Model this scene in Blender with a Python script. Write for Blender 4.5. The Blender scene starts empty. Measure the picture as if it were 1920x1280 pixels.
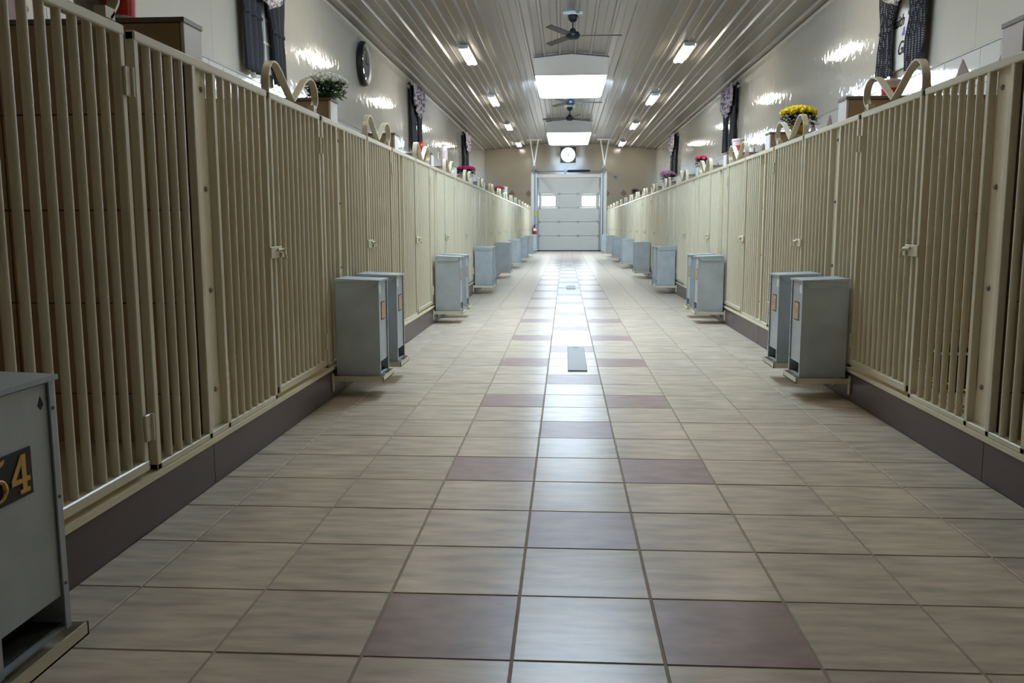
import bpy, bmesh, math, random
from mathutils import Vector, Matrix
random.seed(7)
K = 0.667                      # metres per drawing unit: every length below is in drawing units
COL = bpy.context.scene.collection
SC = bpy.context.scene

# ------------------------------------------------------------------ camera, world, exposure
yaw, pit, rol = -0.0620, 0.1329, -0.0026
cam = bpy.data.cameras.new('camera'); cam.sensor_width = 36; cam.lens = 1613.9 / 1920 * 36
cam.clip_start = 0.02; cam.clip_end = 200
co = bpy.data.objects.new('camera', cam); COL.objects.link(co)
fw = Vector((math.sin(yaw) * math.cos(pit), math.cos(yaw) * math.cos(pit), -math.sin(pit)))
rt = Vector((math.cos(yaw), -math.sin(yaw), 0)); up = rt.cross(fw)
r2 = rt * math.cos(rol) + up * math.sin(rol); u2 = up * math.cos(rol) - rt * math.sin(rol)
M3 = Matrix((r2, u2, -fw)).transposed()
co.matrix_world = Matrix.Translation(Vector((0.154, 0, 1.2874)) * K) @ M3.to_4x4()
SC.camera = co
w = bpy.data.worlds.new('world'); SC.world = w; w.use_nodes = True
w.node_tree.nodes['Background'].inputs[0].default_value = (0.80, 0.90, 1.0, 1)
w.node_tree.nodes['Background'].inputs[1].default_value = 1.0
SC.view_settings.view_transform = 'Standard'; SC.view_settings.look = 'None'
SC.view_settings.gamma = 1; SC.view_settings.use_curve_mapping = False
SC.view_settings.exposure = 0.08
TUBE = 30.0      # fluorescent tubes
SKY = 17.0       # skylight diffusers
DOORWIN = 14.0   # panes of the overhead door

# ------------------------------------------------------------------ materials
def lin(c):
    return tuple(((v / 255) / 12.92 if v <= 10 else ((v / 255 + .055) / 1.055) ** 2.4) for v in c) + (1,)
def mat(name, rgb, rough=.5, metal=0, var=0.0, scale=8, bump=0, bscale=30, emit=None, es=0, rand=0, coat=0, stretch=(1, 1, 1), spec=.5, rgb2=None):
    m = bpy.data.materials.new(name); m.use_nodes = True; nt = m.node_tree
    b = nt.nodes['Principled BSDF']
    b.inputs['Base Color'].default_value = lin(rgb); b.inputs['Roughness'].default_value = rough
    b.inputs['Metallic'].default_value = metal; b.inputs['Coat Weight'].default_value = coat
    b.inputs['Coat Roughness'].default_value = .05; b.inputs['Specular IOR Level'].default_value = spec
    tc = nt.nodes.new('ShaderNodeTexCoord'); mp = nt.nodes.new('ShaderNodeMapping')
    mp.inputs['Scale'].default_value = stretch; nt.links.new(tc.outputs['Object'], mp.inputs['Vector'])
    col = None
    if var or rgb2:
        n = nt.nodes.new('ShaderNodeTexNoise'); n.inputs['Scale'].default_value = scale; n.inputs['Detail'].default_value = 5
        nt.links.new(mp.outputs[0], n.inputs['Vector'])
        if rand:
            oi = nt.nodes.new('ShaderNodeObjectInfo'); va = nt.nodes.new('ShaderNodeVectorMath'); va.operation = 'SCALE'
            cb = nt.nodes.new('ShaderNodeCombineXYZ')
            nt.links.new(oi.outputs['Random'], cb.inputs[0]); nt.links.new(oi.outputs['Random'], cb.inputs[1])
            nt.links.new(cb.outputs[0], va.inputs[0]); va.inputs['Scale'].default_value = 37
            ad = nt.nodes.new('ShaderNodeVectorMath'); nt.links.new(mp.outputs[0], ad.inputs[0]); nt.links.new(va.outputs[0], ad.inputs[1])
            nt.links.new(ad.outputs[0], n.inputs['Vector'])
        r = nt.nodes.new('ShaderNodeValToRGB')
        c = lin(rgb); a = rgb2 and lin(rgb2) or tuple(min(1, v * (1 + var)) for v in c[:3]) + (1,)
        r.color_ramp.elements[0].position = .32; r.color_ramp.elements[1].position = .68
        r.color_ramp.elements[0].color = tuple(v * (1 - var) for v in c[:3]) + (1,); r.color_ramp.elements[1].color = a
        nt.links.new(n.outputs['Fac'], r.inputs['Fac']); col = r.outputs[0]
    if rand:
        oi = nt.nodes.new('ShaderNodeObjectInfo'); mr = nt.nodes.new('ShaderNodeMapRange')
        mr.inputs['To Min'].default_value = 1 - rand; mr.inputs['To Max'].default_value = 1 + rand
        nt.links.new(oi.outputs['Random'], mr.inputs['Value'])
        hs = nt.nodes.new('ShaderNodeHueSaturation'); nt.links.new(mr.outputs[0], hs.inputs['Value'])
        if col: nt.links.new(col, hs.inputs['Color'])
        else: hs.inputs['Color'].default_value = lin(rgb)
        col = hs.outputs[0]
    if col: nt.links.new(col, b.inputs['Base Color'])
    if bump:
        n2 = nt.nodes.new('ShaderNodeTexNoise'); n2.inputs['Scale'].default_value = bscale; n2.inputs['Detail'].default_value = 2
        nt.links.new(mp.outputs[0], n2.inputs['Vector'])
        bp = nt.nodes.new('ShaderNodeBump'); bp.inputs['Strength'].default_value = bump; bp.inputs['Distance'].default_value = .01
        nt.links.new(n2.outputs['Fac'], bp.inputs['Height']); nt.links.new(bp.outputs[0], b.inputs['Normal'])
    if emit:
        b.inputs['Emission Color'].default_value = tuple(emit) + (1,); b.inputs['Emission Strength'].default_value = es
    return m
def checker(name, c1, c2, scale):
    m = mat(name, c1, .9); nt = m.node_tree; ck = nt.nodes.new('ShaderNodeTexVoronoi'); ck.inputs['Scale'].default_value = scale
    ck.inputs['Randomness'].default_value = .15
    tc = nt.nodes.new('ShaderNodeTexCoord'); nt.links.new(tc.outputs['Object'], ck.inputs['Vector'])
    r = nt.nodes.new('ShaderNodeValToRGB'); r.color_ramp.interpolation = 'CONSTANT'
    r.color_ramp.elements[0].color = lin(c2); r.color_ramp.elements[1].position = .34; r.color_ramp.elements[1].color = lin(c1)
    nt.links.new(ck.outputs['Distance'], r.inputs[0]); nt.links.new(r.outputs[0], m.node_tree.nodes['Principled BSDF'].inputs['Base Color']); return m
def floral(name, base, cols, scale):
    m = mat(name, base, .9); nt = m.node_tree; v = nt.nodes.new('ShaderNodeTexVoronoi'); v.inputs['Scale'].default_value = scale
    tc = nt.nodes.new('ShaderNodeTexCoord'); nt.links.new(tc.outputs['Object'], v.inputs['Vector'])
    r = nt.nodes.new('ShaderNodeValToRGB'); r.color_ramp.interpolation = 'CONSTANT'
    nt.links.new(v.outputs['Color'], r.inputs[0])
    e = r.color_ramp.elements; e[0].color = lin(base); e[1].position = .42; e[1].color = lin(cols[0])
    for i, c in enumerate(cols[1:]):
        q = e.new(.55 + .13 * i); q.color = lin(c)
    nt.links.new(r.outputs[0], nt.nodes['Principled BSDF'].inputs['Base Color']); return m

m_floor = mat('beige_floor_tile', (192, 179, 160), .27, var=.19, scale=9, rand=.05, stretch=(.6, 2.6, 1), bump=.04, bscale=9, spec=.24)
m_floor_far = mat('beige_floor_tile_far', (192, 180, 162), .28, var=.08, scale=4, stretch=(.6, 2.6, 1), spec=.24)
m_mauve = mat('mauve_brown_floor_tile', (150, 127, 120), .33, var=.17, scale=11, rand=.04, stretch=(.8, 1.6, 1), bump=.04, bscale=9, spec=.24)
m_grout = mat('floor_grout', (150, 136, 118), .8, var=.1)
m_cream = mat('cream_painted_steel', (206, 198, 172), .3, var=.03, scale=3, coat=.08)
m_plate = mat('cream_post_plate', (236, 229, 206), .35, var=.03)
m_base = mat('dark_brown_base_tile', (86, 72, 72), .38, var=.08, scale=6)
m_sill = mat('cream_sill', (218, 208, 176), .4)
m_part = mat('tan_partition_tile', (168, 144, 110), .42, var=.06, scale=3, rand=.05)
m_pgrout = mat('partition_grout', (120, 100, 78), .8)
m_pend = mat('white_partition_end', (222, 216, 212), .35)
m_cap = mat('brown_partition_cap', (120, 106, 94), .5)
m_wall = mat('glossy_cream_wall_panel', (194, 188, 174), .055, bump=.30, bscale=8, coat=.3, var=.03, scale=.5)
m_wains = mat('white_wainscot_tile', (200, 195, 186), .05, var=.03, scale=2, bump=.10, bscale=8)
m_diam = mat('taupe_diamond_tile', (126, 106, 102), .6, var=.1, scale=9, spec=.15)
m_diamf = mat('brown_diamond_tile', (112, 88, 76), .4, var=.1, scale=9)
m_ceil = mat('ribbed_steel_ceiling', (166, 162, 154), .33, metal=.3, var=.08, scale=1.1, stretch=(1.6, .25, 1))
m_white = mat('white_paint', (226, 224, 218), .45)
m_trim = mat('white_metal_trim', (214, 210, 200), .3)
m_galv = mat('galvanised_sheet_steel', (178, 186, 190), .42, metal=.3, var=.10, scale=7, rand=.03)
m_galvd = mat('galvanised_sheet_shaded', (74, 76, 74), .6, metal=.3)  # darker copy of the steel; the shade inside the feeders is in its colour
m_black = mat('black_plate', (22, 20, 18), .5)
m_gold = mat('gold_numeral', (226, 176, 84), .45)
m_goldp = mat('gold_brown_plate', (196, 158, 112), .5, var=.2, scale=40)
m_label = mat('white_label', (236, 238, 240), .5)
m_bolt = mat('grey_bolt', (132, 130, 120), .4, metal=.6)
m_tube = mat('fluorescent_tube', (255, 255, 255), .5, emit=(1.0, .95, .85), es=TUBE)
m_sky = mat('skylight_diffuser', (240, 245, 255), .5, emit=(.66, .82, 1.0), es=SKY)
m_skyend = mat('skylight_end_glazing', (220, 236, 255), .4, emit=(.42, .68, 1.0), es=60)
m_wallf = mat('dimmed_far_wall', (150, 142, 126), .12, bump=.1, bscale=3, var=.03, scale=.5)  # darker than the side walls: weaker far-end light put into the colour
m_fan = mat('dark_grey_fan', (46, 50, 54), .4, metal=.3)
m_fanb = mat('fan_blade_grey', (70, 66, 64), .4, metal=.2)
m_door = mat('white_door_section', (190, 193, 188), .5, var=.02, scale=2)
m_dwin = mat('bright_door_pane', (255, 255, 255), .3, emit=(.88, .94, 1.0), es=DOORWIN)
m_track = mat('galvanised_track', (186, 196, 204), .35, metal=.4)
m_seal = mat('black_rubber_seal', (14, 16, 20), .7)
m_hinge = mat('grey_hinge', (140, 148, 152), .4, metal=.5)
m_clockf = mat('dark_clock_frame', (34, 30, 30), .35)
m_clockd = mat('lit_white_clock_dial', (250, 250, 255), .3, emit=(.93, .96, 1.0), es=1.6)
m_mirror = mat('clock_glass', (120, 128, 134), .06, metal=.7)
m_curt = mat('charcoal_curtain', (54, 54, 59), .9, var=.12, scale=3)
m_curtchk = checker('black_white_dotted_curtain', (38, 36, 42), (140, 138, 146), 52)
m_fl1 = floral('floral_valance', (226, 222, 218), [(110, 112, 140), (204, 186, 170), (150, 120, 124)], 40)
m_fl2 = floral('pink_grey_floral_valance', (176, 166, 170), [(108, 100, 112), (190, 170, 174), (92, 82, 96)], 26)
m_shade = mat('white_window_shade', (224, 220, 212), .6)
m_glassw = mat('dim_window_pane', (168, 170, 168), .12, var=.12, scale=5)
m_leaf = mat('green_leaf', (54, 104, 44), .6, var=.3, scale=12)
m_leafd = mat('dark_green_leaf', (40, 62, 40), .6, var=.3, scale=12)
m_mumw = mat('white_petal', (240, 246, 242), .7); m_mumy = mat('yellow_petal', (236, 208, 20), .7)
m_mag = mat('magenta_petal', (178, 30, 84), .7); m_red = mat('crimson_petal', (150, 40, 62), .7)
m_lil = mat('lilac_petal', (206, 140, 178), .7); m_purp = mat('dark_purple_petal', (96, 40, 70), .7)
m_rose = mat('rose_red_petal', (206, 72, 96), .7)
m_pot = mat('green_pot', (60, 92, 64), .5); m_potw = mat('white_pot', (226, 224, 216), .4); m_poty = mat('amber_pot', (206, 160, 50), .4)
m_tubw = mat('milky_plastic', (232, 214, 208), .35); m_tubr = mat('red_label', (204, 34, 22), .4)
m_orange = mat('orange_red_label', (226, 84, 42), .4)
m_grey = mat('grey_drain_cover', (152, 154, 152), .5)
m_extr = mat('extinguisher_red', (178, 20, 24), .35)
m_shav = mat('wood_shavings', (224, 198, 138), .8, var=.15, scale=20)
m_conc = mat('kennel_floor', (176, 160, 130), .7, var=.1)
m_rust = mat('rust_brown', (140, 60, 34), .6)
m_ink = mat('black_ink', (20, 20, 22), .7); m_inkb = mat('lavender_ink', (120, 126, 190), .7)

# ------------------------------------------------------------------ mesh helpers
class MB:
    def __init__(s): s.v = []; s.f = []; s.sm = []
    def add(s, vs, fs, smooth=False):
        o = len(s.v); s.v += [tuple(p) for p in vs]; s.f += [tuple(i + o for i in f) for f in fs]; s.sm += [smooth] * len(fs)
        return s
    def box(s, x0, x1, y0, y1, z0, z1):
        if x0 > x1: x0, x1 = x1, x0
        if y0 > y1: y0, y1 = y1, y0
        vs = [(x, y, z) for z in (z0, z1) for y in (y0, y1) for x in (x0, x1)]
        return s.add(vs, [(0, 2, 3, 1), (4, 5, 7, 6), (0, 1, 5, 4), (2, 6, 7, 3), (0, 4, 6, 2), (1, 3, 7, 5)])
    def bbox(s, x0, x1, y0, y1, z0, z1, b=.006):      # box with bevelled top/side edges
        if x0 > x1: x0, x1 = x1, x0
        if y0 > y1: y0, y1 = y1, y0
        r = []
        for (zz, i) in ((z0, b), (z0 + b, 0), (z1 - b, 0), (z1, b)):
            a0, a1, c0, c1 = x0 + i, x1 - i, y0 + i, y1 - i
            k = b if i == 0 else b * .4
            r.append([(a0 + k, c0, zz), (a1 - k, c0, zz), (a1, c0 + k, zz), (a1, c1 - k, zz), (a1 - k, c1, zz), (a0 + k, c1, zz), (a0, c1 - k, zz), (a0, c0 + k, zz)])
        vs = sum(r, []); fs = [tuple(range(7, -1, -1)), tuple(range(24, 32))]
        for l in range(3):
            for i in range(8): fs.append((l * 8 + i, l * 8 + (i + 1) % 8, l * 8 + 8 + (i + 1) % 8, l * 8 + 8 + i))
        return s.add(vs, fs)
    def prism(s, pts, ax, a0, a1):                    # polygon pts in the two other axes, extruded along ax
        def P(p, a): return {0: (a, p[0], p[1]), 1: (p[0], a, p[1]), 2: (p[0], p[1], a)}[ax]
        n = len(pts); vs = [P(p, a0) for p in pts] + [P(p, a1) for p in pts]
        fs = [tuple(range(n - 1, -1, -1)), tuple(range(n, 2 * n))] + [(i, (i + 1) % n, n + (i + 1) % n, n + i) for i in range(n)]
        return s.add(vs, fs)
    def tube(s, pts, r, n=8, caps=True):
        pts = [Vector(p) for p in pts]; rs = r if isinstance(r, (list, tuple)) else [r] * len(pts); vs = []; fs = []
        for i, p in enumerate(pts):
            d = (pts[min(i + 1, len(pts) - 1)] - pts[max(i - 1, 0)]).normalized()
            a = Vector((0, 0, 1)) if abs(d.z) < .9 else Vector((1, 0, 0)); u = d.cross(a).normalized(); v = d.cross(u)
            for k in range(n):
                t = 2 * math.pi * k / n; vs.append(p + (u * math.cos(t) + v * math.sin(t)) * rs[i])
        for i in range(len(pts) - 1):
            for k in range(n): fs.append((i * n + k, i * n + (k + 1) % n, (i + 1) * n + (k + 1) % n, (i + 1) * n + k))
        s.add(vs, fs, True)
        if caps:
            e = (len(pts) - 1) * n; s.add([vs[k] for k in range(n)] + [vs[e + k] for k in range(n)], [tuple(range(n)), tuple(range(2 * n - 1, n - 1, -1))])
        return s
    def lathe(s, prof, c=(0, 0, 0), n=16, ax=2):      # prof [(r, h)]
        vs = []; fs = []
        for r, h in prof:
            for k in range(n):
                t = 2 * math.pi * k / n; a, b = r * math.cos(t), r * math.sin(t)
                p = (a, b, h) if ax == 2 else ((h, a, b) if ax == 0 else (a, h, b)); vs.append((p[0] + c[0], p[1] + c[1], p[2] + c[2]))
        for i in range(len(prof) - 1):
            for k in range(n): fs.append((i * n + k, i * n + (k + 1) % n, (i + 1) * n + (k + 1) % n, (i + 1) * n + k))
        fs += [tuple(range(n - 1, -1, -1)), tuple(range((len(prof) - 1) * n, len(prof) * n))]
        return s.add(vs, fs, False)
    def ribbon(s, pts, x0, x1, t):                    # strap along pts (y,z), spanning x0..x1
        P = [Vector((0, p[0], p[1])) for p in pts]; vs = []; fs = []
        for i, p in enumerate(P):
            d = (P[min(i + 1, len(P) - 1)] - P[max(i - 1, 0)]).normalized(); nrm = Vector((0, -d.z, d.y)) * t / 2
            for q, xx in ((nrm, x0), (nrm, x1), (-nrm, x1), (-nrm, x0)): vs.append((xx, p.y + q.y, p.z + q.z))
        for i in range(len(P) - 1):
            for k in range(4): fs.append((i * 4 + k, i * 4 + (k + 1) % 4, i * 4 + 4 + (k + 1) % 4, i * 4 + 4 + k))
        e = (len(P) - 1) * 4; fs += [(3, 2, 1, 0), (e, e + 1, e + 2, e + 3)]
        return s.add(vs, fs)
    def mesh(s, name, m):
        me = bpy.data.meshes.new(name); me.from_pydata([(a * K, b * K, c * K) for a, b, c in s.v], [], s.f)
        me.polygons.foreach_set('use_smooth', s.sm); me.materials.append(m)
        bm = bmesh.new(); bm.from_mesh(me); bmesh.ops.recalc_face_normals(bm, faces=bm.faces); bm.to_mesh(me); bm.free()
        me.update(); return me
def tag(o, label=None, cat=None, group=None, kind=None):
    if label: o['label'] = label
    if cat: o['category'] = cat
    if group: o['group'] = group
    if kind: o['kind'] = kind
    return o
def put(name, me, parent=None, loc=(0, 0, 0), rz=0):
    o = bpy.data.objects.new(name, me); COL.objects.link(o); o.parent = parent
    o.location = Vector(loc) * K; o.rotation_euler = (0, 0, rz); return o
def build(name, mb, m, parent=None, loc=(0, 0, 0)): return put(name, mb.mesh(name, m), parent, loc)
def thing(name, label, cat, loc, group=None):
    return tag(put(name, None, None, loc), label, cat, group)
ORD = ['first', 'second', 'third', 'fourth', 'fifth', 'sixth', 'seventh', 'eighth', 'ninth', 'tenth', 'eleventh', 'twelfth', 'thirteenth', 'fourteenth', 'fifteenth', 'sixteenth', 'seventeenth', 'eighteenth', 'nineteenth']

# ------------------------------------------------------------------ layout
XL, XR = -1.61, 2.264            # kennel fronts
WL, WR = -4.06, 4.762            # side walls
DN, DF = -4.0, 45.26             # near and far end of the building
RX, RZ, SL = .27, 5.63, .0977    # ceiling ridge and slope
def cz(x): return RZ - SL * abs(x - RX)
T = .457; OFF = 2.422            # floor tile and offset of its grid
def post(side, k):
    if side == 'L': return 4.23 if k == 0 else (1.71 if k < 0 else 6.80 + 2.52 * (k - 1))
    return 4.47 if k == 0 else (1.95 if k < 0 else 7.06 + 2.52 * (k - 1))
NK = 16

# ------------------------------------------------------------------ floor
fl = build('floor', MB().box(WL - .1, WR + .1, DN, DF + .1, -.2, -.003), m_grout); tag(fl, kind='structure')
g = .0042
meshes = {}
far_b, far_m = MB(), MB()
j0 = int(math.floor((DN - OFF) / T))
def tilexy(i): return max(i * T + g, XL + .002), min((i + 1) * T - g, XR - .002)
for j in range(-9, 95):
    y0, y1 = j * T + OFF + g, (j + 1) * T + OFF - g
    if y0 > DF: break
    y1 = min(y1, DF)
    for i in range(-4, 5):
        x0, x1 = tilexy(i)
        col = (i in (-1, 1) and j % 4 == 0) or (i == 0 and j % 4 == 2)
        if -2 <= j <= 24:
            key = (round(x1 - x0, 4), col)
            if key not in meshes:
                meshes[key] = MB().bbox(0, x1 - x0, 0, T - 2 * g, -.03, 0, .002).mesh('tile', m_mauve if col else m_floor)
            put('tile', meshes[key], fl, (x0, y0, random.uniform(-.0006, .0006)))
        else:
            (far_m if col else far_b).box(x0, x1, y0, y1, -.03, 0)
tag(build('distant_tiles', far_b, m_floor_far, fl), kind='stuff')
tag(build('distant_mauve_tiles', far_m, m_mauve, fl), kind='stuff')
for (x0, x1, y0, y1), n in (((.181, .356, 7.62, 9.13), 'nearest long grey drain cover set in the centre of the tiled floor'),
                            ((.18, .37, 17.8, 18.75), 'second grey drain cover down the aisle, a small rectangle'),
                            ((.17, .37, 28.3, 29.1), 'small grey drain cover in the bright far part of the floor')):
    t = thing('drain_cover', n, 'drain cover', ((x0 + x1) / 2, (y0 + y1) / 2, 0))
    hx, hy = (x1 - x0) / 2, (y1 - y0) / 2
    build('cover_plate', MB().bbox(-hx, hx, -hy, hy, .001, .012, .004), m_grey, t)
    build('finger_slot', MB().prism([(-.04, hy - .06), (-.02, hy - .075), (.02, hy - .075), (.04, hy - .06), (.02, hy - .05), (-.02, hy - .05)], 2, .0115, .0135), m_seal, t)

# ------------------------------------------------------------------ walls
def side_wall(side):
    s = 1 if side == 'left' else -1; X = WL if s == 1 else WR
    zt = cz(X) + .02
    wob = build('wall_' + side, MB().box(X - .16 * s, X - .02 * s, DN, DF + .1, -.2, zt + .2), m_white); tag(wob, kind='structure')
    L = 2.4; n = int((DF - DN) / L) + 1
    pm = MB().box(0, -.02 * s, 0, L - .004, 3.27, zt).mesh('wall_panel', m_wall)
    for i in range(n):
        y = DN + i * L
        if y + L > DF:
            build('wall_panel', MB().box(0, -.02 * s, 0, DF - y - .01, 3.27, zt), m_wall, wob, (X, y, 0))
        else: put('wall_panel', pm, wob, (X, y, 0))
    # wainscot tiles above the kennel partitions
    tl = MB(); wt = .46
    for r in range(8):
        z0 = .05 + r * .4; z1 = min(z0 + .4, 3.255)
        y = DN
        while y < DF:
            tl.box(X - .02 * s, X - .004 * s, y + .004, min(y + wt, DF) - .004, z0 + .004, z1 - .004); y += wt
    tag(build('wainscot_tiles', tl, m_wains, wob), kind='stuff')
    build('ledge_strip', MB().box(X - .02 * s, X - .001 * s, DN, DF, 3.256, 3.268), m_wains, wob)
    dm = MB().prism([(-.2, 0), (0, -.22), (.2, 0), (0, .22)], 0, -.004 * s, .006 * s).mesh('diamond_tile', m_diam)
    y = 10.67 - 1.02 * 8
    while y < DF - .4:
        put('diamond_tile', dm, wob, (X, y, 2.98)); y += 1.02
    tag(build('trim_1' if s == 1 else 'trim_2', MB().prism([(X, cz(X) - .05), (X + .02 * s, cz(X) - .05), (X + .05 * s, cz(X) - .02), (X + .05 * s, cz(X) + .0), (X, cz(X))], 1, DN, DF), m_trim), kind='structure')
    return wob
side_wall('left'); side_wall('right')
# end walls
def gable(y0, y1, zs=0):
    return MB().prism([(WL - .1, zs), (WR + .1, zs), (WR + .1, cz(WR) + .3), (RX, RZ + .3), (WL - .1, cz(WL) + .3)], 1, y0, y1)
wf = tag(build('wall_far', MB().prism([(WL, 0), (-1.30, 0), (-1.30, 3.86), (1.93, 3.86), (1.93, 0), (WR, 0), (WR, cz(WR)), (RX, RZ), (WL, cz(WL))], 1, DF, DF + .15), m_wallf), kind='structure')
wtl = MB()
for (a, b) in ((WL, -1.62), (2.12, WR)):
    x = a
    while x < b - .05:
        for r in range(8):
            z0 = .05 + r * .4; wtl.box(x + .004, min(x + .46, b) - .004, DF - .016, DF, z0 + .004, min(z0 + .4, 3.2) - .004)
        x += .46
tag(build('wainscot_tiles', wtl, m_wallf, wf), kind='stuff')
dmf = MB().prism([(-.16, 0), (0, -.18), (.16, 0), (0, .18)], 1, -.03, -.014).mesh('diamond_tile', m_diamf)
for x in (-3.49, -2.634, -1.774, 2.275, 3.13, 3.99): put('diamond_tile', dmf, wf, (x, DF, 2.96))
tag(build('wall_near', gable(DN - .15, DN), m_wall), kind='structure')

# ------------------------------------------------------------------ ceiling
ce = tag(build('ceiling', MB().prism([(WL - .2, cz(WL) + .12), (RX, RZ + .12), (WR + .2, cz(WR) + .12), (WR + .2, cz(WR) + .3), (RX, RZ + .3), (WL - .2, cz(WL) + .3)], 1, DN - .2, DF + .2), m_white), kind='structure')
def ribprof(x0, x1):
    pts = []; n = 0; xs = -3.855 - .384 * 3
    while xs < x1 + .2:
        if xs + .05 > x0 and xs - .05 < x1:
            for dx, dz in ((-.045, 0), (-.022, -.045), (.022, -.045), (.045, 0)): pts.append((xs + dx, dz))
        for q in (.192,):
            if x0 < xs + q < x1:
                for dx, dz in ((-.02, 0), (-.008, -.008), (.008, -.008), (.02, 0)): pts.append((xs + q + dx, dz))
        xs += .384
    pts = [(max(x0, min(x1, p[0])), p[1]) for p in pts]
    if pts[0][0] > x0: pts = [(x0, 0)] + pts
    if pts[-1][0] < x1: pts = pts + [(x1, 0)]
    return pts
xs = [WL]
x = -3.855 + .192 - 1.152
edges = [WL] + [v for v in (-3.663 + 1.152 * i for i in range(0, 9)) if WL + .2 < v < RX - .2] + [RX] + [v for v in (-3.663 + .0 + 1.152 * i for i in range(0, 9)) if RX + .2 < v < WR - .2] + [WR]
for a, b in zip(edges[:-1], edges[1:]):
    p = ribprof(a, b); low = [(q[0], cz(q[0]) + q[1]) for q in p]
    build('ceiling_panel', MB().prism(low + [(b, cz(b) + .04), (a, cz(a) + .04)], 1, DN, DF), m_ceil, ce)

# ------------------------------------------------------------------ skylight boxes
for y0, y1, lab in ((8.9, 12.9, None), (22.4, 26.3, 'nearer bright rectangular skylight in a white box under the ridge'), (35.8, 41.2, 'farther bright rectangular skylight in a white box under the ridge, above the round clock')):
    t = thing('skylight', lab or 'skylight box above the near end of the aisle', 'skylight', (RX, y0, 5.05))
    hw = .915
    build('front_panel', MB().prism([(-hw, 0), (hw, 0), (hw, cz(RX + hw) - 5.02), (0, RZ - 5.02), (-hw, cz(RX - hw) - 5.02)], 1, 0, .03), m_white, t)
    build('shadow_line', MB().prism([(-hw - .03, cz(RX - hw) - 5.115), (0, RZ - 5.11), (hw + .03, cz(RX + hw) - 5.115), (hw + .03, cz(RX + hw) - 5.085), (0, RZ - 5.08), (-hw - .03, cz(RX - hw) - 5.085)], 1, -.02, .0), m_base, t)  # dark strip drawn for the thin shadow where box meets ceiling
    for sx in (-1, 1):
        build('side_panel', MB().box(sx * hw, sx * (hw - .03), .03, y1 - y0 - .23, .03, cz(RX + hw) - 5.04), m_white, t)
    LL = y1 - y0
    # diffuser: tray with rounded far corners, bending up to the ceiling at its far end
    o = []
    R = .22; W = hw - .03
    o = [(-W, .03), (W, .03), (W, LL - R)] + [(W - R + R * math.cos(a), LL - R + R * math.sin(a)) for a in (.4, .8, 1.2)] + [(W - R, LL), (-W + R, LL)] + [(-W + R - R * math.sin(a), LL - R + R * math.cos(a)) for a in (.4, .8, 1.2)] + [(-W, LL - R)]
    build('diffuser', MB().prism(o, 2, 0, .03), m_sky, t)
    build('end_glazing' if y0 < 30 else 'end_panel', MB().box(-W + .2, W - .2, LL - .08, LL - .05, .04, cz(RX + hw) - 5.05), m_skyend if y0 < 30 else m_white, t)

# ------------------------------------------------------------------ fluorescent fixtures
fx = [(-2.2, 'left'), (2.9, 'right')]
tube_me = MB().tube([(0, -.94, 0), (0, .94, 0)], .028, 10).mesh('lamp_tube', m_tube)
for sx, sd in fx:
    n = 0
    for y in (6.0, 13.65, 21.15, 28.6, 35.9, 44.0 - .55):
        z = cz(sx) - .05
        vis = y > 14
        lab = ('%s glowing twin-tube light on the %s slope of the ceiling counting from the camera' % (ORD[n], sd)) if vis else ('%s twin-tube light on the %s ceiling slope, above the picture' % ('nearer' if y < 10 else 'farther', sd))
        if vis: n += 1
        else: n = 0
        t = thing('fluorescent_light', lab, 'ceiling light', (sx, y, z), 'fluorescent lights on the ceiling')
        build('housing', MB().prism([(-.12, .04), (-.12, .0), (-.05, -.012), (.05, -.012), (.12, .0), (.12, .04)], 1, -1.0, 1.0), m_trim, t)
        build('end_cap', MB().box(-.12, .12, -1.0, -.965, -.05, 0), m_trim, t); build('end_cap', MB().box(-.12, .12, .965, 1.0, -.05, 0), m_trim, t)
        for q in (-.07, .07): put('lamp_tube', tube_me, t, (q, 0, -.042))

# ------------------------------------------------------------------ ceiling fans
def fan(y, a0, lab):
    t = thing('ceiling_fan', lab, 'ceiling fan', (.28, y, RZ), 'ceiling fans under the ridge')
    build('mounting_block', MB().box(-.2, .2, -.1, .1, -.07, -.0), m_white, t)
    build('canopy', MB().lathe([(.10, -.07), (.11, -.10), (.09, -.16), (.05, -.2), (.02, -.21)], n=18), m_fan, t)
    build('down_rod', MB().tube([(0, 0, -.2), (0, 0, -.36)], .016, 10), m_fan, t)
    mo = build('motor_housing', MB().lathe([(.02, -.32), (.05, -.34), (.075, -.39), (.13, -.41), (.145, -.45), (.145, -.49), (.12, -.53), (.07, -.55), (.01, -.555)], n=22), m_fan, t)
    for i in range(3):
        a = a0 + i * 2 * math.pi / 3
        bl = MB().bbox(.18, 1.0, -.075, .075, -.008, .008, .004)
        bl.v = [(x_, y_ * (1 - .25 * (x_ - .18)), z_ + .22 * y_) for x_, y_, z_ in bl.v]
        b = build('blade', bl, m_fanb, t, (0, 0, -.47)); b.rotation_euler = (0, 0, a)
        build('blade_arm', MB().box(.11, .24, -.02, .02, -.012, -.002), m_fan, b)
fan(18.37, .02, 'nearest dark three-bladed ceiling fan under the ridge, before the first skylight')
fan(28.0, .06, 'dark three-bladed ceiling fan just beyond the nearer skylight')
fan(32.1, .85, 'farthest dark three-bladed ceiling fan, before the farther skylight')

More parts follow.
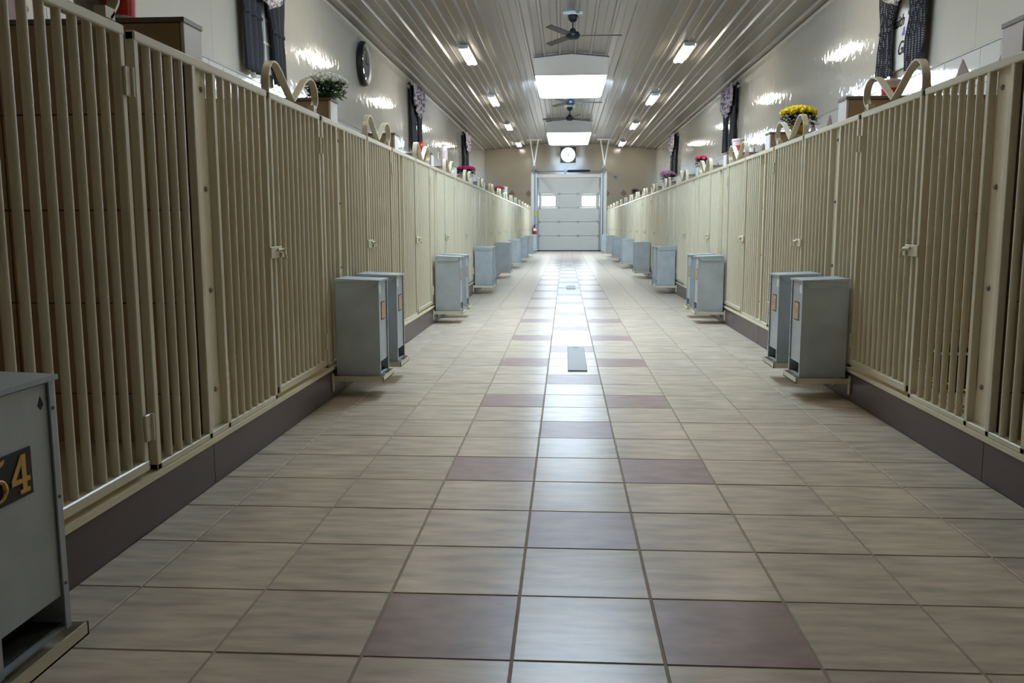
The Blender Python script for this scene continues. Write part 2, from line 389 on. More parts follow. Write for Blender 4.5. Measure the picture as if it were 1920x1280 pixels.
# ------------------------------------------------------------------ kennel rows
TW = .038      # one-inch square tube
H0, H1 = .237, 2.085
bar_me = MB().tube([(0, 0, H0 + .02), (0, 0, H1 - .02)], .0175, 10, False).mesh('bar', m_cream)
gbar_me = MB().tube([(0, 0, H0 + .05), (0, 0, H1 - .03)], .0175, 10, False).mesh('bar', m_cream)
bolt_me = {}
part_tile = {}
def bars(par, me, y0, y1, s, far):
    n = max(1, round((y1 - y0) / .1) - 1); st = (y1 - y0) / (n + 1)
    if not far:
        for i in range(n): put('bar', me, par, (-s * (TW / 2), y0 + st * (i + 1), 0))
    else:
        mb = MB()
        for i in range(n): mb.tube([(-s * TW / 2, y0 + st * (i + 1), H0 + .05), (-s * TW / 2, y0 + st * (i + 1), H1 - .03)], .0175, 8, False)
        tag(build('bars', mb, m_cream, par), kind='stuff')
def loop_strap(par, s):
    X0, X1 = (-.045 * s, .002 * s)
    def sm(P):
        out = []
        for i in range(len(P) - 1):
            p0 = P[max(i - 1, 0)]; p1 = P[i]; p2 = P[i + 1]; p3 = P[min(i + 2, len(P) - 1)]
            for q in range(5):
                t = q / 5
                out.append(tuple(.5 * ((2 * p1[c]) + (-p0[c] + p2[c]) * t + (2 * p0[c] - 5 * p1[c] + 4 * p2[c] - p3[c]) * t * t + (-p0[c] + 3 * p1[c] - 3 * p2[c] + p3[c]) * t ** 3) for c in (0, 1)))
        return out + [P[-1]]
    a = [(.01, 2.086), (.02, 2.18), (.08, 2.26), (.16, 2.28), (.25, 2.25), (.38, 2.17), (.51, 2.10)]
    b = [(.51, 2.10), (.66, 2.19), (.79, 2.27), (.91, 2.30), (1.01, 2.265), (1.04, 2.18), (1.0, 2.12), (.97, 2.09)]
    o = build('spring_strap', MB().ribbon(sm(a), X0, X1, .011), m_cream, par)
    build('spring_strap', MB().ribbon(sm(b), X0, X1, .011), m_cream, par)
    build('strap_clip', MB().box(X0, X1, .93, 1.0, 2.087, 2.13), m_cream, par)
GATES = {}
for side in ('left', 'right'):
    s = 1 if side == 'left' else -1; X = XL if s == 1 else XR; S = 'L' if s == 1 else 'R'; W = WL if s == 1 else WR
    bo = tag(build('baseboard_' + side, MB().box(X - .12 * s, X - .03 * s, DN, 45.1, 0, .2), m_conc), kind='structure')
    ys = [DN] + [post(S, k) - .1 for k in range(-1, NK + 1)] + [45.1]
    for a, b in zip(ys[:-1], ys[1:]):
        build('baseboard_panel', MB().box(X, X - .03 * s, a + .003, b - .003, 0, .208), m_base, bo)
    build('sill', MB().prism([(X + .0 * s, .208), (X + .012 * s, .212), (X + .012 * s, .236), (X - .13 * s, .236), (X - .13 * s, .208)], 1, DN, 45.1), m_sill, bo)
    build('kennel_floor', MB().box(W, X - .12 * s, DN, 45.1, 0, .21), m_conc, bo)
    prev_end = None
    for k in range(-1, NK + 1):
        c = post(S, k); far = c > 14
        pos = 'nearest' if k == (-1 if s == 1 else 0) else ORD[k + (1 if s == 1 else 0)]
        # fixed panel round the post
        if k == -1: b0, a1 = c - .5, (2.35 if s == 1 else c + .88)
        else:
            pc = post(S, k - 1)
            g0 = pc + .925; g1 = g0 + 1.06
            if s == 1 and k == 0: g0, g1 = 2.40, 3.46
            b0 = g1 + .06 if not (s == 1 and k == 0) else 3.54
            a1 = c + .885
        if s == -1 and k >= 1: b0 += 0
        if k == NK: a1 = min(a1, 45.0)
        if not (s == -1 and k == -1):
            t = thing('barred_panel', '%s fixed cream barred panel of the %s kennel row counting from the camera' % (pos, side), 'kennel panel', (X, c, 0), 'fixed barred panels of the kennel rows')
            for st in (b0 - c, -.10 - TW, .10, a1 - c - TW):
                build('stile', MB().bbox(-s * TW, 0, st, st + TW, H0, H1 - .004, .004), m_cream, t)
            build('top_rail', MB().bbox(-s * TW, .004 * s, b0 - c, a1 - c, H1 - .04, H1, .005), m_cream, t)
            build('bottom_rail', MB().bbox(-s * TW, 0, b0 - c, a1 - c, H0 - .001, H0 + .03, .004), m_cream, t)
            bars(t, bar_me, b0 - c + TW, -.10 - TW, s, far); bars(t, bar_me, .10 + TW, a1 - c - TW, s, far)
        # partition with end plate
        if k >= 0 or s == 1:
            t = thing('kennel_partition', '%s tan tiled partition between kennels on the %s side counting from the camera' % (pos, side), 'partition', (X, c, .21), 'tiled partitions between the kennels')
            Lx = abs(W - X) - .06
            build('core', MB().box(-.062 * s, -s * Lx, -.085, .085, 0, 2.04), m_pgrout, t)
            pl = build('end_plate', MB().bbox(-.05 * s, -.038 * s, -.1, .1, .027, 1.84, .002), m_plate, t)
            build('white_end_cap', MB().bbox(-.062 * s, -.045 * s, -.1, .1, 1.842, 2.04, .002), m_pend, t)
            build('cap', MB().box(-.04 * s, -s * Lx, -.105, .105, 2.04, 2.062), m_cap, t)
            if not far:
                for z in (1.96, 1.476, .97, .459):
                    build('bolt', MB().lathe([(.014, -.04 * s), (.014, -.031 * s), (.009, -.027 * s)], (0, .04, z - .21), 8, 0), m_bolt, pl)
            tl = MB()
            for r in range(5):
                z0 = r * .457 - (.21 - .0); z0 = max(z0, 0.0) if r else 0.0
                z1 = min((r + 1) * .457 - .21, 2.04)
                x = .062
                while x < Lx - .02:
                    xe = min(x + T, Lx)
                    if c < 10:
                        key = (s, round(xe - x, 3), round(z1 - z0, 3))
                        if key not in part_tile: part_tile[key] = MB().bbox(0, -s * (xe - x - .008), -.016, 0, .004, z1 - z0 - .004, .002).mesh('tile', m_part)
                        put('tile', part_tile[key], t, (-s * (x + .004), -.085, z0))
                    else: tl.box(-s * (x + .004), -s * (xe - .004), -.1, -.085, z0 + .004, z1 - .004)
                    tl.box(-s * (x + .004), -s * (xe - .004), .085, .1, z0 + .004, z1 - .004)
                    x += T
            tag(build('joined_tiles', tl, m_part, t), kind='stuff')
        # gate before this post
        if k >= 0:
            lab = 'nearest' if k == 0 else ORD[k]
            t = thing('kennel_gate', '%s cream barred gate of the %s kennel row counting from the camera' % (lab, side), 'gate', (X, g0, 0), 'barred kennel gates')
            GW = g1 - g0
            for st in (0, GW - TW): build('stile', MB().bbox(-s * TW, .002 * s, st, st + TW, H0 + .025, H1 - .004, .005), m_cream, t)
            build('top_rail', MB().bbox(-s * TW, .005 * s, 0, GW, H1 - .04, H1, .005), m_cream, t)
            build('bottom_rail', MB().bbox(-s * TW, .004 * s, 0, GW, H0 + .025, H0 + .07, .005), m_cream, t)
            bars(t, gbar_me, TW, GW - TW, s, far)
            for z in (1.81, .39):
                h = build('hinge', MB().bbox(.002 * s, .014 * s, GW - .03, GW + .035, z, z + .115, .003), m_cream, t)
                build('hinge_pin', MB().tube([(.012 * s, GW + .02, z), (.012 * s, GW + .02, z + .115)], .013, 8), m_cream, h)
            h = build('latch', MB().bbox(.002 * s, .012 * s, -.085, .11, 1.1, 1.17, .003), m_cream, t)
            build('latch_bolt', MB().tube([(.022 * s, .0, 1.15), (.022 * s, .10, 1.15), (.03 * s, .11, 1.12), (.035 * s, .12, 1.09)], .009, 6), m_cream, h)
            build('latch_catch', MB().prism([(.05, 1.105), (.10, 1.105), (.085, 1.135), (.06, 1.13)], 0, .012 * s, .03 * s), m_cream, h)
            loop_strap(t, s)

# ------------------------------------------------------------------ feeders
def feeder(side, y, lab, number=None, far=False):
    s = 1 if side == 'left' else -1; X = XL if s == 1 else XR
    t = thing('feeder', lab, 'feeder', (X, y, .0), 'galvanised feeders hung in pairs on the kennel fronts')
    Dp, Wd, z0, z1 = .33, .315, .168, .89
    xb, xf = .034 * s, (.034 + Dp) * s
    body = MB(); th = .008
    body.box(xb, xf, 0, th, z0, z1 - .02); body.box(xb, xf, Wd - th, Wd, z0, z1 - .02)      # sides
    body.box(xb, xb + th * s, th, Wd - th, z0 + .0, z1 - .02)                              # back
    body.box(xb, xf, th, Wd - th, z0, z0 + .008)
    build('body', body, m_galv, t)
    build('front_panel', MB().prism([(xf - .012 * s, z1 - .02), (xf - .003 * s, z1 - .02), (xf - .003 * s, z0 + .1), (xf - .05 * s, z0 + .075), (xf - .056 * s, z0 + .08), (xf - .012 * s, z0 + .104)], 1, th, Wd - th), m_galv, t)
    fl_ = MB().box(xf, xf + .005 * s, -.002, .022, z0, z1 - .01); fl_.box(xf, xf + .005 * s, Wd - .022, Wd + .002, z0, z1 - .01)
    f = build('flange', fl_, m_galv, t)
    if not far:
        for z in (.3, .55, .8):
            build('rivet', MB().lathe([(.006, .005 * s), (.004, .009 * s)], (xf, Wd - .011, z), 8, 0), m_bolt, f)
    build('trough', MB().box(xb + .02 * s, xf - .02 * s, th, Wd - th, z0 + .008, z0 + .012), m_galvd, t)
    build('throat_plate', MB().prism([(xf - .11 * s, z0 + .012), (xf - .105 * s, z0 + .012), (xf - .05 * s, z0 + .14), (xf - .055 * s, z0 + .14)], 1, th, Wd - th), m_galvd, t)
    build('lid', MB().prism([(xb - .0 * s, z1 + .012), (xf + .012 * s, z1), (xf + .012 * s, z1 - .014), (xb, z1 - .012)], 1, -.012, Wd + .012), m_galv, t)
    for yy in (-.012, Wd + .004):
        build('lid_lip', MB().prism([(xb + .02 * s, z1 - .01), (xf - .0 * s, z1 - .012), (xf - .04 * s, z1 - .058), (xb + .045 * s, z1 - .058)], 1, yy, yy + .008), m_galv, t)
    # support rack
    r = MB(); a, b, zz = X * 0 + .004 * s, xf + .035 * s, .126
    r.box(a, b, -.035, -.029, zz, zz + .04); r.box(a, b, Wd + .029, Wd + .035, zz, zz + .04); r.box(b - .006 * s, b, -.035, Wd + .035, zz, zz + .04)
    r.box(a, b, -.03, Wd + .03, zz, zz + .006)
    r.box(.004 * s, .016 * s, -.05, -.02, .05, .185); r.box(.004 * s, .016 * s, Wd + .02, Wd + .05, .05, .185)
    r.prism([(0.0 * s, .17), (.016 * s, .17), (.06 * s, zz + .006), (.0 * s, zz + .006)], 1, Wd + .02, Wd + .03)
    build('support_rack', r, m_cream, t)
    if number:
        pl = build('number_plate', MB().box(xf - .004 * s, xf + .001 * s, .024, .2, .595, .72), m_black, t)
        # gold slab-serif numerals drawn as tubes and bars on the plate
        px = xf + .0005 * s
        def nb(y0, y1, za, zb): return MB().box(px, px + .003 * s, y0, y1, za, zb)
        four = MB()
        four.box(px, px + .003 * s, .155, .173, .612, .708)                                  # stem
        four.prism([(.173, .708), (.155, .708), (.112, .648), (.112, .640), (.124, .640), (.155, .682)], 0, px, px + .0027 * s)
        four.box(px, px + .0036 * s, .112, .187, .634, .646)
        four.box(px, px + .0033 * s, .144, .184, .606, .617)
        build('numeral', four, m_gold, pl)
        five = MB()
        five.box(px, px + .003 * s, .036, .045, .656, .706)
        five.prism([(.034, .71), (.034, .690), (.066, .694), (.086, .702), (.09, .713), (.07, .708)], 0, px, px + .003 * s)
        pts = []
        for i in range(15):
            a_ = math.radians(135 - 262 * i / 14); pts.append((px + .0015 * s, .060 + .026 * math.cos(a_), .637 + .026 * math.sin(a_)))
        five.tube(pts, [.0028 + .0052 * math.sin(math.pi * i / 14) ** 2 for i in range(15)], 6)
        five.lathe([(.007, -.001), (.007, .003)], (px, .044, .621), 10, 0)
        build('numeral', five, m_gold, pl)
        build('keyhole', MB().prism([(.255, .825), (.262, .84), (.27, .825), (.274, .815), (.262, .803), (.25, .815)], 0, xf - .004 * s, xf - .002 * s), m_seal, t)
    elif not far:
        q = .10
        pl = build('number_plate', MB().box(xf - .004 * s, xf + .000 * s, q, q + .13, .58, .72), m_black, t)
        build('plate_face', MB().box(xf - .0005 * s, xf + .001 * s, q + .008, q + .122, .588, .712), m_goldp, pl)
        build('paper_label', MB().box(xf - .004 * s, xf - .0015 * s, .05, .10, .79, .85), m_label, t)
for side, S in (('left', 'L'), ('right', 'R')):
    n = 0
    for k in range(-1, NK, 2):
        c = post(S, k)
        offs = (-.43, .26) if S == 'L' else (-.62, .08)
        for q, o in enumerate(offs):
            if k == -1 and (S == 'R' or q == 0): continue
            if k == -1: lab = 'grey galvanised feeder with the gold number 54 at the lower left corner'
            else:
                lab = '%s galvanised feeder of the %s pair along the %s kennel row' % ('nearer' if q == 0 else 'farther', ORD[(k - 1) // 2] + (' complete' if S == 'L' else ''), side)
            feeder(side, c + o if k >= 0 else 1.92, lab, number=(k == -1), far=c > 14)

# ------------------------------------------------------------------ far overhead door
dr = tag(put('door_1', None, None, (0, DF, 0)), kind='structure')
zs = [.03, .80, 1.52, 2.25, 2.95, 3.78]
for i in range(5):
    z0, z1 = zs[i], zs[i + 1] - .012
    if i != 3: build('door_section', MB().bbox(-1.24, 1.87, -.03, .03, z0, z1, .008), m_door, dr)
    else:
        mb = MB()
        wz0, wz1 = 2.32, 2.83
        mb.box(-1.24, 1.87, -.03, .03, z0, wz0); mb.box(-1.24, 1.87, -.03, .03, wz1, z1)
        for a, b in ((-1.24, -1.09), (-.39, .99), (1.70, 1.87)): mb.box(a, b, -.03, .03, wz0, wz1)
        sec = build('door_section', mb, m_door, dr)
for a, b in ((-1.09, -.39), (.99, 1.70)):
    fr = MB()
    fr.box(a - .03, b + .03, -.045, -.03, 2.29, 2.33); fr.box(a - .03, b + .03, -.045, -.03, 2.82, 2.86)
    fr.box(a - .03, a + .01, -.045, -.03, 2.33, 2.82); fr.box(b - .01, b + .03, -.045, -.03, 2.33, 2.82)
    f_ = build('window_frame', fr, m_white, dr); build('pane', MB().box(a, b, -.02, .0, 2.32, 2.83), m_dwin, f_)
for z in zs[1:5]:
    for x in (-.2, .79): build('hinge', MB().bbox(x - .07, x + .07, -.05, -.03, z - .05, z + .04, .006), m_hinge, dr)
    for x in (-1.2, 1.83): build('roller_bracket', MB().bbox(x - .05, x + .05, -.06, -.03, z - .07, z + .05, .006), m_hinge, dr)
build('bottom_seal', MB().box(-1.42, 2.0, -.06, .03, 0, .05), m_seal, dr)
build('header_board', MB().box(-1.34, 1.97, -.035, .0, 3.78, 3.95), m_trim, dr)
for x in (-1.38, 2.0):
    sg = 1 if x < 0 else -1
    build('vertical_track', MB().box(x - .04, x + .04, -.12, -.05, .05, 4.0).box(x - .08 * sg, x - .14 * sg, -.05, -.02, .0, 4.0), m_track, dr)
    build('jamb', MB().box(x - .14 * sg, x - .26 * sg, -.04, 0, 0, 4.1), m_white, dr)
    # horizontal track and its V hanger
    build('horizontal_track', MB().box(x - .04, x + .04, -3.2, -.1, 4.16, 4.24), m_track, dr)
    build('track_hanger', MB().tube([(x, -3.0, 4.2), (x - .2 * sg, -3.0, cz(x) - .05)], .035, 6).tube([(x, -3.0, 4.2), (x + .2 * sg, -3.0, cz(x) - .05)], .035, 6).box(x - .36, x + .36, -3.05, -2.95, cz(x) - .09, cz(x) - .04), m_white, dr)
build('spring_shaft', MB().tube([(-1.62, -.16, 4.1), (2.24, -.16, 4.1)], .02, 8), m_hinge, dr)
build('torsion_spring', MB().tube([(.235, -.16, 4.1), (1.387, -.16, 4.1)], .055, 12), m_seal, dr)
for x in (-1.5, .1, 2.12): build('bearing_plate', MB().box(x - .06, x + .06, -.18, 0, 4.0, 4.2), m_hinge, dr)
build('doorway_backing_panel', MB().box(-1.3, 1.93, .12, .15, 0, 3.86), m_white, dr)  # plain white board closing the opening behind the door

# round lit clock over the door
t = thing('lit_wall_clock', 'round glowing white clock in a square dark frame high above the overhead door', 'clock', (.26, DF - .001, 4.92))
build('square_frame', MB().box(-.4, .4, -.06, 0, -.4, .4), m_clockf, t)
build('dial', MB().lathe([(.365, -.09), (.365, -.06)], n=40, ax=1), m_clockd, t)
build('clock_hand', MB().box(-.018, .022, -.1, -.092, -.1, .07), m_clockf, t)
# left wall round mirror-like clock
t = thing('round_wall_clock', 'large round wall clock with a thick black rim high on the left wall', 'clock', (WL, 18.05, 4.60))
prof = [(.30, 0), (.42, 0), (.45, .04), (.44, .10), (.40, .13), (.33, .11), (.30, .06)]
build('rim', MB().lathe([(a, b) for a, b in prof] , n=40, ax=0), m_clockf, t)
build('dial', MB().lathe([(.31, .10), (.33, .112), (.30, .118)], n=40, ax=0), m_mirror, t)
build('clock_hand', MB().box(.119, .124, -.01, .01, 0, .2), m_ink, t); build('clock_hand', MB().box(.119, .124, 0, .14, -.01, .01), m_ink, t)

# fire extinguisher and small wall items at the far end
t = thing('fire_extinguisher', 'red fire extinguisher with a white top standing left of the overhead door', 'extinguisher', (-1.44, 44.85, .88))
build('cylinder', MB().lathe([(.05, 0), (.09, .01), (.1, .04), (.1, .30), (.085, .35), (.04, .38), (.03, .4)], n=16), m_extr, t)
build('label_band', MB().lathe([(.102, .17), (.102, .31)], n=16), m_label, t)
build('valve', MB().lathe([(.03, .39), (.04, .42), (.03, .47)], n=10), m_seal, t)
build('handle', MB().prism([(-.02, .45), (.1, .5), (.1, .52), (-.02, .48)], 1, -.012, .012), m_seal, t)
build('hose', MB().tube([(-.03, 0, .45), (-.1, 0, .42), (-.12, 0, .3), (-.11, 0, .15)], .014, 6), m_seal, t)
build('wall_bracket', MB().box(-.03, .03, .09, .41, .1, .3), m_seal, t)
t = thing('smoke_alarm', 'small round dark disc on the far wall right of the door track', 'alarm', (2.70, DF - .001, 3.81))
build('disc', MB().lathe([(.08, -.05), (.1, -.02), (.1, 0)], n=18, ax=1), m_hinge, t)
build('centre_cap', MB().lathe([(.03, -.06), (.035, -.05)], n=12, ax=1), m_seal, t)
t = thing('yellow_tag', 'yellow warning tag on the left track of the overhead door', 'tag', (-1.38, DF - .13, 1.95))
build('tag_plate', MB().box(-.05, .05, -.008, 0, -.15, .15), mat('yellow_tag', (206, 196, 70), .6), t)

# ------------------------------------------------------------------ windows and curtains
def curtain_mesh(rows, side, fold=.03, nfold=7, n=42, thick=.015, x0=.085):
    s = 1 if side == 'left' else -1; mb = MB(); vs = []; fs = []
    R = len(rows)
    for q in (0, 1):
        for z, a, b in rows:
            for i in range(n + 1):
                u = i / n; w_ = .55 + .45 * abs(b - a) / max(abs(rows[0][2] - rows[0][1]), .01)
                vs.append((s * (x0 + fold * math.sin(u * nfold * 2 * math.pi + z * .6) + q * thick), a + (b - a) * u, z))
    N = n + 1
    for r in range(R - 1):
        for i in range(n):
            a = r * N + i
            fs.append((a, a + 1, a + N + 1, a + N)); fs.append((R * N + a, R * N + a + N, R * N + a + N + 1, R * N + a + 1))
    for r in range(R - 1):
        for i in (0, n):
            a = r * N + i; fs.append((a, a + N, R * N + a + N, R * N + a))
    for r in (0, R - 1):
        for i in range(n):
            a = r * N + i; fs.append((a, a + 1, R * N + a + 1, R * N + a))
    return mb.add(vs, fs, True)
def interp(rows, k=5):
    out = []
    for (z0, a0, b0), (z1, a1, b1) in zip(rows[:-1], rows[1:]):
        for i in range(k):
            t = i / k; t2 = t * t * (3 - 2 * t); out.append((z0 + (z1 - z0) * t, a0 + (a1 - a0) * t2, b0 + (b1 - b0) * t2))
    return out + [rows[-1]]
def window(idx, side, c, m_c, m_v, text=False, near=True):
    s = 1 if side == 'left' else -1; X = WL if s == 1 else WR; where = '%s wall' % side
    cc = c * .982; c = c * .99
    wn = tag(put('window_%d' % idx, None, None, (X, c, 0)), kind='structure')
    fr = MB()
    for a, b, z0, z1 in ((-.62, -.54, 3.42, 4.9), (.54, .62, 3.42, 4.9), (-.54, .54, 3.42, 3.5), (-.54, .54, 4.82, 4.9)): fr.box(0, .03 * s, a, b, z0, z1)
    build('window_frame', fr, m_white, wn)
    if text: build('roller_shade', MB().box(0.0, .018 * s, -.54, .54, 3.5, 4.82), m_shade, wn)
    else:
        build('pane', MB().box(0.0, .008 * s, -.54, .54, 3.5, 4.82), m_glassw, wn)
        for z in (3.83, 4.16, 4.49): build('muntin', MB().box(.008 * s, .022 * s, -.54, .54, z - .012, z + .012), m_white, wn)
        for y in (-.18, .18): build('muntin', MB().box(.008 * s, .022 * s, y - .012, y + .012, 3.5, 4.82), m_white, wn)
    rod = thing('curtain_rod', 'dark curtain rod with round ends over the %s' % ('nearest ' + where + ' window' if near is True else near + ' ' + where + ' window'), 'curtain rod', (X, cc, 5.02))
    build('rod', MB().tube([(.09 * s, -.92, 0), (.09 * s, .92, 0)], .014, 8), m_ink, rod)
    for q in (-1, 1):
        build('finial', MB().lathe([(.012, -.035), (.034, -.018), (.04, 0), (.034, .018), (.012, .035)], (.09 * s, q * .94, 0), 10, 1), m_ink, rod)
        build('bracket', MB().box(0, .09 * s, q * .86 - .01, q * .86 + .01, -.012, .004), m_ink, rod)
    nm = 'nearest ' + where + ' window' if near is True else near + ' ' + where + ' window'
    desc = 'black curtain with small white dots' if text else 'charcoal curtain'
    rowsA = interp([(5.02, -.78, .02), (4.5, -.78, -.0), (4.05, -.74, -.12), (3.7, -.73, -.08), (3.32, -.70, -.12)])
    rowsB = interp([(5.02, .0, .92), (4.5, .12, .90), (3.98, .36, .80), (3.7, .40, .84), (3.30, .42, .86)])
    if s == -1: rowsA = interp([(5.02, -.80, .02), (4.5, -.80, -.12), (4.05, -.76, -.26), (3.7, -.75, -.14), (3.32, -.72, -.18)])
    if s == -1: rowsB = interp([(5.02, .0, .92), (4.5, .15, .92), (4.03, .42, .80), (3.7, .42, .88), (3.36, .34, .92)])
    for rows, nn, tz, (ta, tb) in ((rowsA, 'nearer', 4.05, (-.74, -.12 if s == 1 else -.26)), (rowsB, 'farther', 3.99, (.36 if s == 1 else .42, .80))):
        cu = thing('curtain', '%s %s tied back at the %s' % (nn, desc, nm), 'curtain', (X, cc, 0))
        build('drape', curtain_mesh(rows, side, nfold=3), m_c, cu)
        build('tie_band', curtain_mesh([(tz + .03, ta - .01, tb + .01), (tz - .02, ta - .01, tb + .01)], side, nfold=3, thick=.022, x0=.09), m_c, cu)
    va = thing('valance', 'patterned valance with a curved hem over the %s' % nm, 'valance', (X, cc, 0))
    vs_ = []
    mb = MB(); n = 44; vv = []; ff = []
    for q in (0, 1):
        for r in range(5):
            for i in range(n + 1):
                u = i / n; low = 4.42 + .16 * math.cos(2 * math.pi * u * 1.0) * 1 - .05 * abs(math.sin(u * math.pi * 5))
                z = 5.06 + (low - 5.06) * r / 4
                vv.append((s * (.19 + .03 * math.sin(u * 14 * math.pi) + .015 * q), -.9 + 1.8 * u, z))
    N = n + 1
    for r in range(4):
        for i in range(n):
            a = r * N + i; ff.append((a, a + 1, a + N + 1, a + N)); ff.append((5 * N + a, 5 * N + a + N, 5 * N + a + N + 1, 5 * N + a + 1))
    for i in range(n): ff.append((4 * N + i, 4 * N + i + 1, 9 * N + i + 1, 9 * N + i)); ff.append((i, i + 1, 5 * N + i + 1, 5 * N + i))
    build('valance_cloth', mb.add(vv, ff, True), m_v, va)
    if text:
        def word(txt, y, z, size, m, name):
            cu = bpy.data.curves.new('t', 'FONT'); cu.body = txt; cu.size = size * K; cu.shear = .35; cu.extrude = .002; cu.offset = .001
            o = bpy.data.objects.new('t', cu); COL.objects.link(o); bpy.context.view_layer.update()
            me = bpy.data.meshes.new_from_object(o.evaluated_get(bpy.context.evaluated_depsgraph_get())); bpy.data.objects.remove(o)
            me.materials.clear(); me.materials.append(m)
            e = put(name, me, wn, (.022 * s, y, z)); e.rotation_euler = (math.radians(90), 0, math.radians(-90)) if s == -1 else (math.radians(90), 0, math.radians(90)); return e
        word('Faith', .50, 4.0, .215, m_ink, 'lettering'); word('&', .14, 3.86, .16, m_inkb, 'lettering'); word('Gl', .27, 3.62, .25, m_ink, 'lettering')
window(1, 'left', 12.15, m_curt, m_fl1, near=True)
window(2, 'left', 24.5, m_curt, m_fl2, near='second')
window(3, 'left', 36.7, m_curt, m_fl2, near='third')
window(4, 'right', 12.55, m_curtchk, m_fl1, text=True, near=True)
window(5, 'right', 25.2, m_curt, m_fl2, near='second')
window(6, 'right', 37.9, m_curt, m_fl2, near='third')

# ------------------------------------------------------------------ potted flowers and tubs on the partitions
TOP = 2.273
def blob_bloom(r):
    mb = MB(); rows, n = 6, 12; vs = []; fs = []
    for i in range(rows + 1):
        t = math.pi * i / rows
        for k in range(n):
            a = 2 * math.pi * (k + .5 * (i % 2)) / n; q = r * (1.0 if (k + i) % 2 else .72)
            vs.append((q * math.sin(t) * math.cos(a), q * math.sin(t) * math.sin(a), -.62 * q * math.cos(t)))
    for i in range(rows):
        for k in range(n): fs.append((i * n + k, i * n + (k + 1) % n, (i + 1) * n + (k + 1) % n, (i + 1) * n + k))
    return mb.add(vs, fs)
def flowers(x, y, wd, ht, m_f, m_l, m_p, lab, nb=26, br=.035, pot_h=.09, z=TOP):
    t = thing('potted_flowers', lab, 'flowers', (x, y, z))
    pr = min(wd * .34, .1)
    build('pot', MB().lathe([(pr * .7, 0), (pr * .95, pot_h * .8), (pr * 1.05, pot_h * .82), (pr * 1.05, pot_h)], n=16), m_p, t)
    rng = random.Random(int(abs(x * 97 + y * 13)))
    lf = MB()
    for i in range(420):
        a = rng.uniform(0, 6.28); rr = wd * .5 * math.sqrt(rng.random()); h = pot_h * .6 + (ht - pot_h * .6) * .72 * (rng.random()) * (1 - .3 * (rr / (wd * .5)) ** 2)
        cx, cy, cz_ = math.cos(a) * rr, math.sin(a) * rr * .8, h; L = rng.uniform(.035, .06) * (wd / .34 * .5 + .5); b = rng.uniform(0, 6.28); q = rng.uniform(-.6, .5)
        d = Vector((math.cos(b), math.sin(b), q)); u = Vector((-math.sin(b), math.cos(b), 0)) * L * .28; p = Vector((cx, cy, cz_))
        lf.add([p, p + d * L * .5 + u, p + d * L, p + d * L * .5 - u], [(0, 1, 2, 3)])
    tag(build('foliage', lf, m_l, t), kind='stuff')
    stm = MB()
    for i in range(8):
        a = i * .785; stm.tube([(0, 0, pot_h * .8), (math.cos(a) * wd * .2, math.sin(a) * wd * .15, ht * .5), (math.cos(a) * wd * .36, math.sin(a) * wd * .28, ht * .8)], .004, 5)
    build('stems', stm, m_l, t)
    me = blob_bloom(br).mesh('bloom', m_f)
    for i in range(nb):
        a = i * 2.39996; rr = wd * .48 * math.sqrt((i + .5) / nb); h = pot_h + (ht - pot_h) * math.sqrt(max(.05, 1 - (rr / (wd * .62)) ** 2)) * .96
        b = put('bloom', me, t, (math.cos(a) * rr, math.sin(a) * rr * .8, h)); b.rotation_euler = (-math.sin(a) * .9 * rr / wd * 1.6 + rng.uniform(-.15, .15), math.cos(a) * .9 * rr / wd * 1.6, a)
flowers(-1.715, 6.80, .33, .19, m_mumw, m_leaf, m_pot, 'white chrysanthemums with green leaves on top of the second partition of the left row', 60, .034, .03)
flowers(2.63, 9.58, .37, .27, m_mumy, m_leafd, m_poty, 'yellow chrysanthemums in an amber pot on the right row', 44, .038, .1)
flowers(-1.78, 16.88, .36, .16, m_mag, m_leafd, m_potw, 'magenta flowers in a pot on the left row, the nearer red bunch', 28, .045, .05)
flowers(-1.92, 26.96, .36, .24, m_red, m_leafd, m_potw, 'crimson flowers on the far part of the left row beside a white box', 26, .045, .08)
flowers(2.38, 14.62, .19, .15, m_rose, m_leafd, m_potw, 'small rose red flowers on the right row beyond the orange-banded tub', 12, .04, .05)
flowers(2.42, 19.66, .33, .22, m_lil, m_leafd, m_pot, 'lilac pink flowers over dark leaves on the right row', 30, .045, .05)
flowers(2.30, 27.22, .22, .15, m_purp, m_leafd, m_pot, 'dark purple flowers farthest along the right row', 12, .04, .04)
def tub(x, y, r, h, lab, m_b, band=True, handle=True, lid=True):
    t = thing('plastic_tub', lab, 'tub', (x, y, TOP))
    build('tub_body', MB().lathe([(r * .86, 0), (r * .9, .01), (r, h * .9), (r * 1.06, h * .91), (r * 1.06, h)], n=20), m_tubw, t)
    if band: build('label_band', MB().lathe([(r * .93, h * .12), (r * .985, h * .55)], n=20), m_b, t)
    if lid: build('lid', MB().lathe([(r * 1.07, h), (r * 1.07, h * 1.05), (r * .95, h * 1.08)], n=20), m_tubw, t)
    if handle: build('handle', MB().tube([(math.cos(a) * r * 1.08, math.sin(a) * .02, h * .9 - math.sin(a) * h * .35) for a in [i * math.pi / 10 for i in range(11)]], .005, 5), m_tubw, t)
tub(-2.01, 4.23, .075, .20, 'milky tub with a red label on the nearest left partition', m_tubr)
tub(2.675, 7.06, .075, .12, 'milky tub with a red label on the second partition of the right row', m_tubr)
tub(2.485, 12.1, .08, .165, 'white tub with an orange-red band on the right row beyond the yellow flowers', m_orange)
t = thing('red_jar', 'small red jar between the straps on the left row near the second window', 'jar', (-1.815, 11.84, TOP))
build('jar_body', MB().lathe([(.028, 0), (.034, .02), (.036, .1), (.024, .13)], n=14), m_tubr, t); build('lid', MB().lathe([(.027, .13), (.027, .15)], n=14), m_tubr, t)
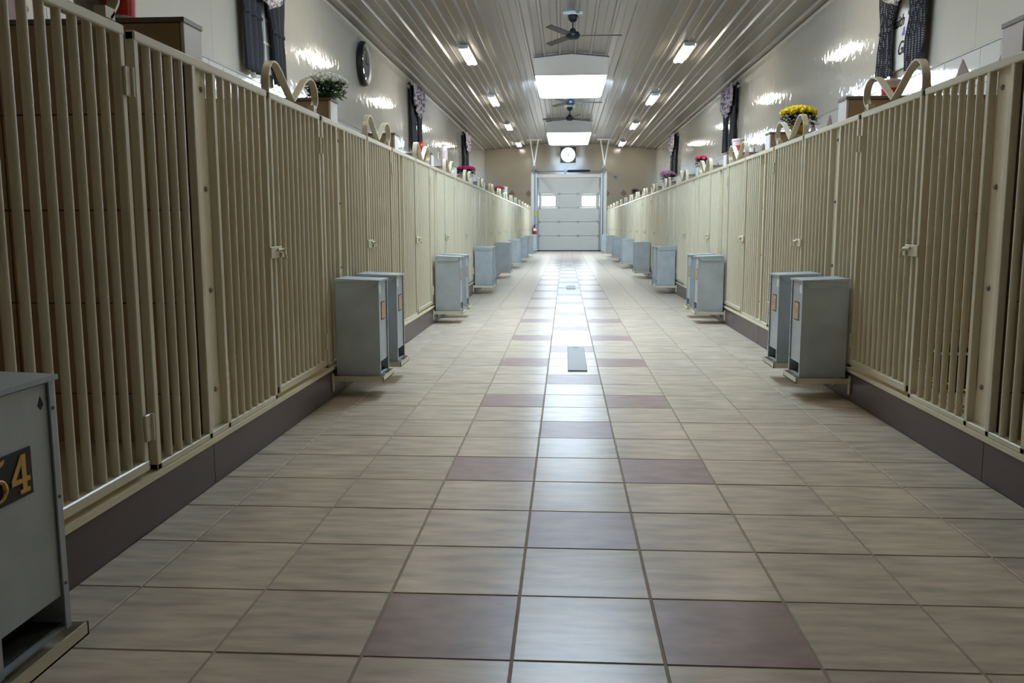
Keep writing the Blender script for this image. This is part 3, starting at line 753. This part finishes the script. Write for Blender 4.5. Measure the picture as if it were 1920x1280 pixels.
t = thing('white_jug', 'tall white jug on the left row beyond the red jar', 'jug', (-1.85, 14.36, TOP))
build('jug_body', MB().lathe([(.05, 0), (.06, .04), (.058, .25), (.04, .32), (.045, .35)], n=16), m_tubw, t)
build('handle', MB().tube([(-.055, 0, .26), (-.1, 0, .24), (-.1, 0, .12), (-.057, 0, .08)], .01, 6), m_tubw, t)
t = thing('white_box', 'small white box on the far part of the left row', 'box', (-1.90, 29.48, TOP))
build('carton', MB().box(-.08, .08, -.08, .08, 0, .33), m_potw, t); build('flap', MB().box(-.085, .085, -.085, .085, .33, .345), m_tubw, t)
t = thing('grey_bowl', 'grey rounded bowl on the nearest left partition beside the red tub', 'bowl', (-2.15, 4.23, TOP))
build('bowl_shell', MB().lathe([(.03, 0), (.06, .03), (.08, .09), (.085, .14), (.078, .14), (.05, .04)], n=18), m_grey, t)
build('foot_ring', MB().lathe([(.035, 0), (.035, .012)], n=14), m_galvd, t)

# ------------------------------------------------------------------ bedding behind the bars
for (x0, x1, y0, y1, n, lab) in ((XR + .08, XR + 1.0, 4.65, 6.8, 900, 'pale wood shavings on the kennel floor behind the nearest right panel'), (XL - 1.0, XL - .08, 4.4, 6.6, 350, 'pale wood shavings on the kennel floor behind the second left panel')):
    mb = MB(); rng = random.Random(n)
    for i in range(n):
        x, y, z = rng.uniform(x0, x1), rng.uniform(y0, y1), .215 + rng.random() ** 2 * .09; L = rng.uniform(.012, .03); a = rng.uniform(0, 6.28); u = Vector((math.cos(a), math.sin(a), rng.uniform(-.4, .4))) * L; v = Vector((-math.sin(a), math.cos(a), rng.uniform(-.3, .5))) * L * .5; p = Vector((x, y, z))
        if 2.56 < x < 2.87 and 5.63 < y < 5.87: continue
        mb.add([p - u, p + v, p + u, p - v + Vector((0, 0, .004))], [(0, 1, 2), (0, 2, 3)])
    tag(build('wood_shavings', mb, m_shav), lab, 'bedding', kind='stuff')
t = thing('dark_crate', 'small black and rust coloured crate with a pale rim behind the bars on the right', 'crate', (2.75, 5.75, .215))
build('crate_wall', MB().box(-.16, .10, -.1, .1, 0, .24), m_black, t)
build('rim', MB().box(-.17, .02, -.11, .11, .245, .26), m_tubw, t)
build('crate_lid', MB().box(-.17, .0, -.1, .1, .26, .29), m_black, t)
build('side_board', MB().box(-.17, -.16, -.1, .1, .02, .2), m_rust, t)
